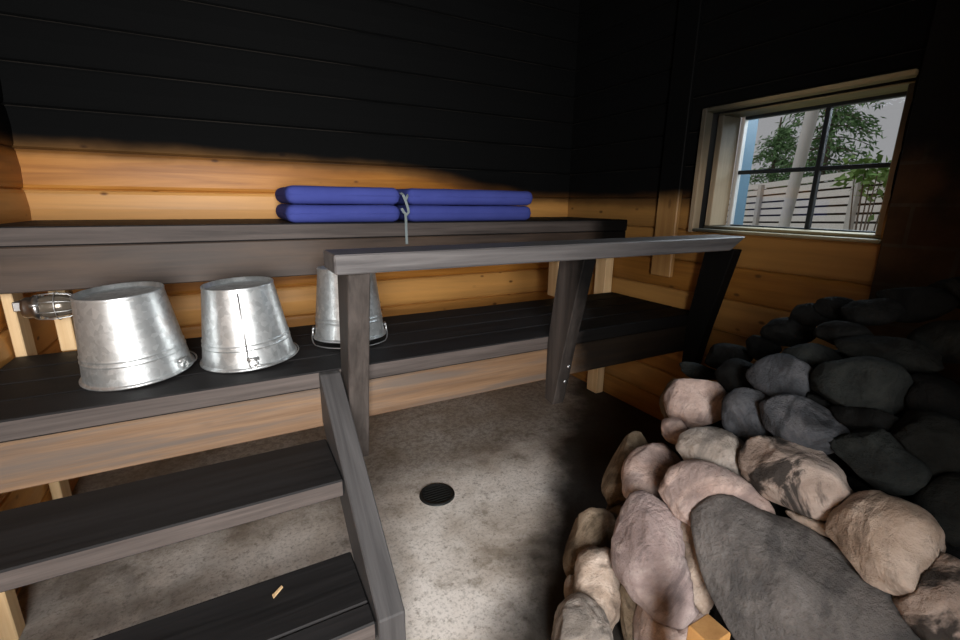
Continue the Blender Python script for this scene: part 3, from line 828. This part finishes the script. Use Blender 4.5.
def bounds(P):
    return [min(p[i] for p in P) for i in range(3)], [max(p[i] for p in P) for i in range(3)]
def tree(o):
    P = [v.co + o.location for v in o.data.vertices]
    return BVHTree.FromPolygons(P, [tuple(q.vertices) for q in o.data.polygons]), bounds(P)
def settle(o, others, centre, gap=0.0015):
    """where a stone lies against its neighbour, seat its surface on the neighbour's"""
    me = o.data; c = centre
    for bv, (lo, hi) in others:
        for v in me.vertices:
            p = v.co + o.location
            if not all(lo[i]-0.002 < p[i] < hi[i]+0.002 for i in range(3)): continue
            tgt = c(p)
            for _ in range(3):
                l, n_, k_, d_ = bv.find_nearest(p)
                if l is None or (p-l).dot(n_) > gap*0.5: break
                dv = (tgt-p)
                if dv.length < 0.004: break
                dv.normalize()
                hit = bv.ray_cast(p + dv*1e-5, dv)
                if hit[0] is None or hit[1].dot(dv) < 0:
                    p = p + dv*gap; 
                    if hit[0] is not None and hit[1].dot(dv) < 0: break
                    continue
                p = hit[0] + dv*gap
            v.co = p - o.location
    for bv, _ in others:
        for _k in range(30):
            me.update()
            P = [v.co + o.location for v in me.vertices]
            F = [tuple(q.vertices) for q in me.polygons]
            pr = BVHTree.FromPolygons(P, F).overlap(bv)
            if not pr: break
            for i in {i for a_, _b in pr for i in F[a_]}:
                d_ = c(P[i]) - P[i]
                if d_.length > 0.004: me.vertices[i].co = P[i] + d_.normalized()*0.003 - o.location
order = sorted(ST, key=lambda o: (o.location-CAM).length)
done = []
for o in order:
    P = [v.co + o.location for v in o.data.vertices]; lo, hi = bounds(P)
    near = [t_ for t_ in done if all(t_[1][0][i] < hi[i] and t_[1][1][i] > lo[i] for i in range(3))]
    c0 = o.location.copy(); dn_ = (c0-CAM).normalized()
    def inside(bv, p):
        l, n_, k_, d_ = bv.find_nearest(p)
        return l is not None and (p-l).dot(n_) < 0.006
    for _k in range(14):
        if any(inside(t_[0], c0) for t_ in near): c0 = c0 + dn_*0.01
        else: break
    if near: settle(o, near, lambda p: c0)
    done.append(tree(o))

# rubble filling the heart of the heap
b = NB(); seg, rings = 128, 48
V = []
for j in range(rings+1):
    z = 0.80*j/rings
    row = []
    for i in range(seg):
        a = 2*math.pi*i/seg
        r_ = max(0.012, cone_r(z)-0.12)
        p = Vector((CX+math.cos(a)*r_, CY+math.sin(a)*r_, z))
        nn = noise.voronoi(p*8.0)[0][0]
        r_ = max(0.01, r_ - 0.07*nn + 0.02)
        x_ = min(CX+math.cos(a)*r_, XR-0.035)
        row.append(b.verts.new((x_, CY+math.sin(a)*r_, z)))
    V.append(row)
for A, B in zip(V, V[1:]):
    for i in range(seg): b.faces.new((A[i], A[(i+1) % seg], B[(i+1) % seg], B[i]))
b.faces.new(V[0][::-1]); b.faces.new(V[-1])
o = obj('stove_rubble', b, STONES['black'], None, smooth=True); o['kind'] = 'stuff'
settle(o, done, lambda p: Vector((CX, CY, p.z*0.6)), 0.003)
tag(o, 'black sooty rubble filling the gaps between the stove stones', 'rubble')

# pine post of the crib that holds the stones
b = NB(); dpt = px_ray(711, 636)*0.86 + CAM
box(b, (dpt.x-0.03, dpt.y-0.02, 0.0), (dpt.x+0.03, dpt.y+0.03, dpt.z+0.012), 0.003)
o = obj('stove_kerb_post', b, M_kerb); tag(o, 'short orange pine post poking out below the big grey slab', 'post')

# ------------------------------------------------------------------ outside
bm = NB(); box(bm, (XR+0.3, -8, -0.25), (22, 22, -0.2), 0); obj('ground_outside', bm, M_grass, kind='structure')
# slatted fence running away from the window
t = thing('slatted_fence', 'bleached horizontal slat fence seen through the window', 'fence', (7.0, 4.0, -0.2))
A, Bp = Vector((4.2, 0.77, 0)), Vector((7.4, 6.31, 0))
dr = (Bp-A).normalized(); nr = Vector((-dr.y, dr.x, 0)); L = (Bp-A).length
b = NB()
def obox(bm_, s0, s1, z0, z1, n0, n1, dz=0.0):
    vs = []
    for s_ in (s0, s1):
        for n_ in (n0, n1):
            for z_ in (z0, z1):
                p = A + dr*s_ + nr*n_; vs.append(bm_.verts.new((p.x, p.y, z_ + dz*s_/L)))
    for q in ((0, 1, 3, 2), (4, 6, 7, 5), (0, 4, 5, 1), (2, 3, 7, 6), (0, 2, 6, 4), (1, 5, 7, 3)):
        bm_.faces.new([vs[i] for i in q])
z = 0.0
while z < 1.50:
    obox(b, 0, L, z, z+0.058, -0.012, 0.012, -0.25); z += 0.078
bmesh.ops.recalc_face_normals(b, faces=b.faces[:]); obj('slats', b, M_fence, t)
b = NB(); obox(b, 0, L, -0.1, 1.48, -0.08, -0.06, -0.25); bmesh.ops.recalc_face_normals(b, faces=b.faces[:]); obj('backing', b, M_back_dark, t)
for s_ in (0.3, 1.5, 3.0, 4.5):
    b = NB(); obox(b, s_, s_+0.07, -0.2, 1.52, 0.014, 0.05, -0.25); bmesh.ops.recalc_face_normals(b, faces=b.faces[:]); obj('fence_post', b, M_fencepost, t)

def outside(px, py, k):
    return CAM + px_ray(px, py)*k
def trunk(name, bm_pts, rad, mat, parent): 
    b_ = NB(); tube(b_, bm_pts, rad, 12); return obj(name, b_, mat, parent, smooth=True)
# pale birch trunk in front of the fence
p = outside(787, 200, 3.7); t = thing('birch_tree', 'pale slender birch trunk standing before the slat fence', 'tree', (p.x, p.y, -0.2))
trunk('trunk', [(p.x, p.y, -0.2), (p.x+0.01, p.y-0.005, 1.0), (p.x+0.07, p.y-0.06, 2.2), (p.x+0.12, p.y-0.1, 4.2), (p.x+0.1, p.y-0.1, 6)], [0.045, 0.042, 0.048, 0.04, 0.01], M_birch, t)
def blades(bm_, c, axis_dir, n, spread, ln, wd, rr):
    for _ in range(n):
        o_ = Vector((rr.gauss(0, 1)*spread[0], rr.gauss(0, 1)*spread[1], rr.gauss(0, 1)*spread[2]))
        d_ = (axis_dir*0.6 + Vector((rr.uniform(-1, 1), rr.uniform(-1, 1), rr.uniform(-0.9, 0.5)))).normalized()
        s_ = d_.cross(Vector((rr.uniform(-1, 1), rr.uniform(-1, 1), rr.uniform(-1, 1)))).normalized()*wd
        p_ = c+o_
        v1, v2, v3, v4 = (bm_.verts.new(q) for q in (p_-s_*0.5, p_+d_*ln*0.5+s_, p_+d_*ln, p_+d_*ln*0.5-s_))
        bm_.faces.new((v1, v2, v3, v4))
def conifer(label, px, k, top, seed, spread=1.0, z_lo=1.1, dens=16):
    rr = random.Random(seed)
    p = outside(px, 200, k)
    t = thing('spruce_tree', label, 'tree', (p.x, p.y, -0.2))
    b_ = NB(); z = z_lo
    bb = NB(); tube(bb, [(p.x, p.y, -0.2), (p.x, p.y, top)], [0.13, 0.02], 12)
    while z < top-0.2:
        ln = spread*(1.0 - (z-z_lo)/(top-z_lo)*0.85)*rr.uniform(0.75, 1.15)
        for q in range(6):
            a = rr.random()*6.283
            dv = Vector((math.cos(a), math.sin(a), 0))
            pts = []
            for s_ in range(7):
                f = s_/6
                c = Vector((p.x, p.y, z)) + dv*ln*f + Vector((0, 0, -0.38*ln*f*f + 0.1*ln*f))
                pts.append(c)
                if f > 0.15: blades(b_, c, dv + Vector((0, 0, -0.5)), dens, (0.07*spread, 0.07*spread, 0.06), 0.13, 0.017, rr)
            tube(bb, pts, [0.018*(1-0.8*i_/6) for i_ in range(7)], 5)
        z += 0.20
    obj('foliage', b_, M_needle, t); obj('trunk_and_branches', bb, M_darkbark, t)
conifer('green spruce with drooping branches right of the birch trunk', 815, 9.5, 6.4, 3, 0.95, 1.5, 10)
conifer('green spruce filling the left panes behind the birch trunk', 768, 13.0, 3.5, 5, 1.1, 1.35, 11)
rr = random.Random(9); p = outside(872, 180, 3.15)
t = thing('leafy_bush', 'light green leafy shrub poking over the fence at the right pane', 'shrub', (p.x, p.y, -0.2))
b = NB(); bb = NB()
for q in range(9):
    e = Vector((p.x+rr.gauss(0, 0.09), p.y+rr.gauss(0, 0.09), p.z+rr.gauss(0, 0.08)))
    tube(bb, [(p.x, p.y, -0.2), ((p.x+e.x)/2, (p.y+e.y)/2, e.z*0.6), e], [0.010, 0.007, 0.003], 5)
    blades(b, e, Vector((0, 0, 0.3)), 22, (0.06, 0.06, 0.05), 0.07, 0.020, rr)
obj('foliage', b, M_leaf, t); obj('branches', bb, M_darkbark, t)

# ------------------------------------------------------------------ light
W = bpy.data.worlds.new('overcast'); bpy.context.scene.world = W; W.use_nodes = True
nt = W.node_tree; nt.nodes.clear()
wo = nt.nodes.new('ShaderNodeOutputWorld'); bg = nt.nodes.new('ShaderNodeBackground')
bg.inputs[0].default_value = (0.80, 0.775, 0.80, 1); bg.inputs[1].default_value = 0.47
nt.links.new(bg.outputs[0], wo.inputs[0])
def area(name, loc, rot, sx, sy_, e, col=(1, 1, 1)):
    l = bpy.data.lights.new(name, 'AREA'); l.shape = 'RECTANGLE'; l.size = sx; l.size_y = sy_; l.energy = e; l.color = col
    o = bpy.data.objects.new(name, l); C.objects.link(o); o.location = loc; o.rotation_euler = rot; return o
area('doorway_daylight', (-0.36, -1.75, 1.40), (math.radians(84), 0, math.radians(-8)), 1.25, 1.9, 230, (1.0, 0.97, 0.94))
sl = bpy.data.lights.new('outside_fill', 'SUN'); sl.energy = 0.9; sl.angle = math.radians(40); sl.color = (1.0, 0.97, 0.95)  # added lamp brightening fence and plants; the sky itself is overcast
so_ = bpy.data.objects.new('outside_fill', sl); C.objects.link(so_); so_.location = (-3, 5, 6)
so_.rotation_euler = Vector((0.62, -0.42, -0.66)).to_track_quat('-Z', 'Y').to_euler()
area('window_daylight', (3.1, 1.12, 2.25), (0, math.radians(52), 0), 1.3, 1.2, 75, (0.80, 0.90, 1.0))

sc = bpy.context.scene
sc.view_settings.view_transform = 'Standard'; sc.view_settings.look = 'None'
sc.view_settings.gamma = 1.0; sc.view_settings.exposure = 0.0
sc.view_settings.use_curve_mapping = False
sc.cycles.use_denoising = True
sc.cycles.max_bounces = 10; sc.cycles.diffuse_bounces = 5; sc.cycles.transparent_max_bounces = 16
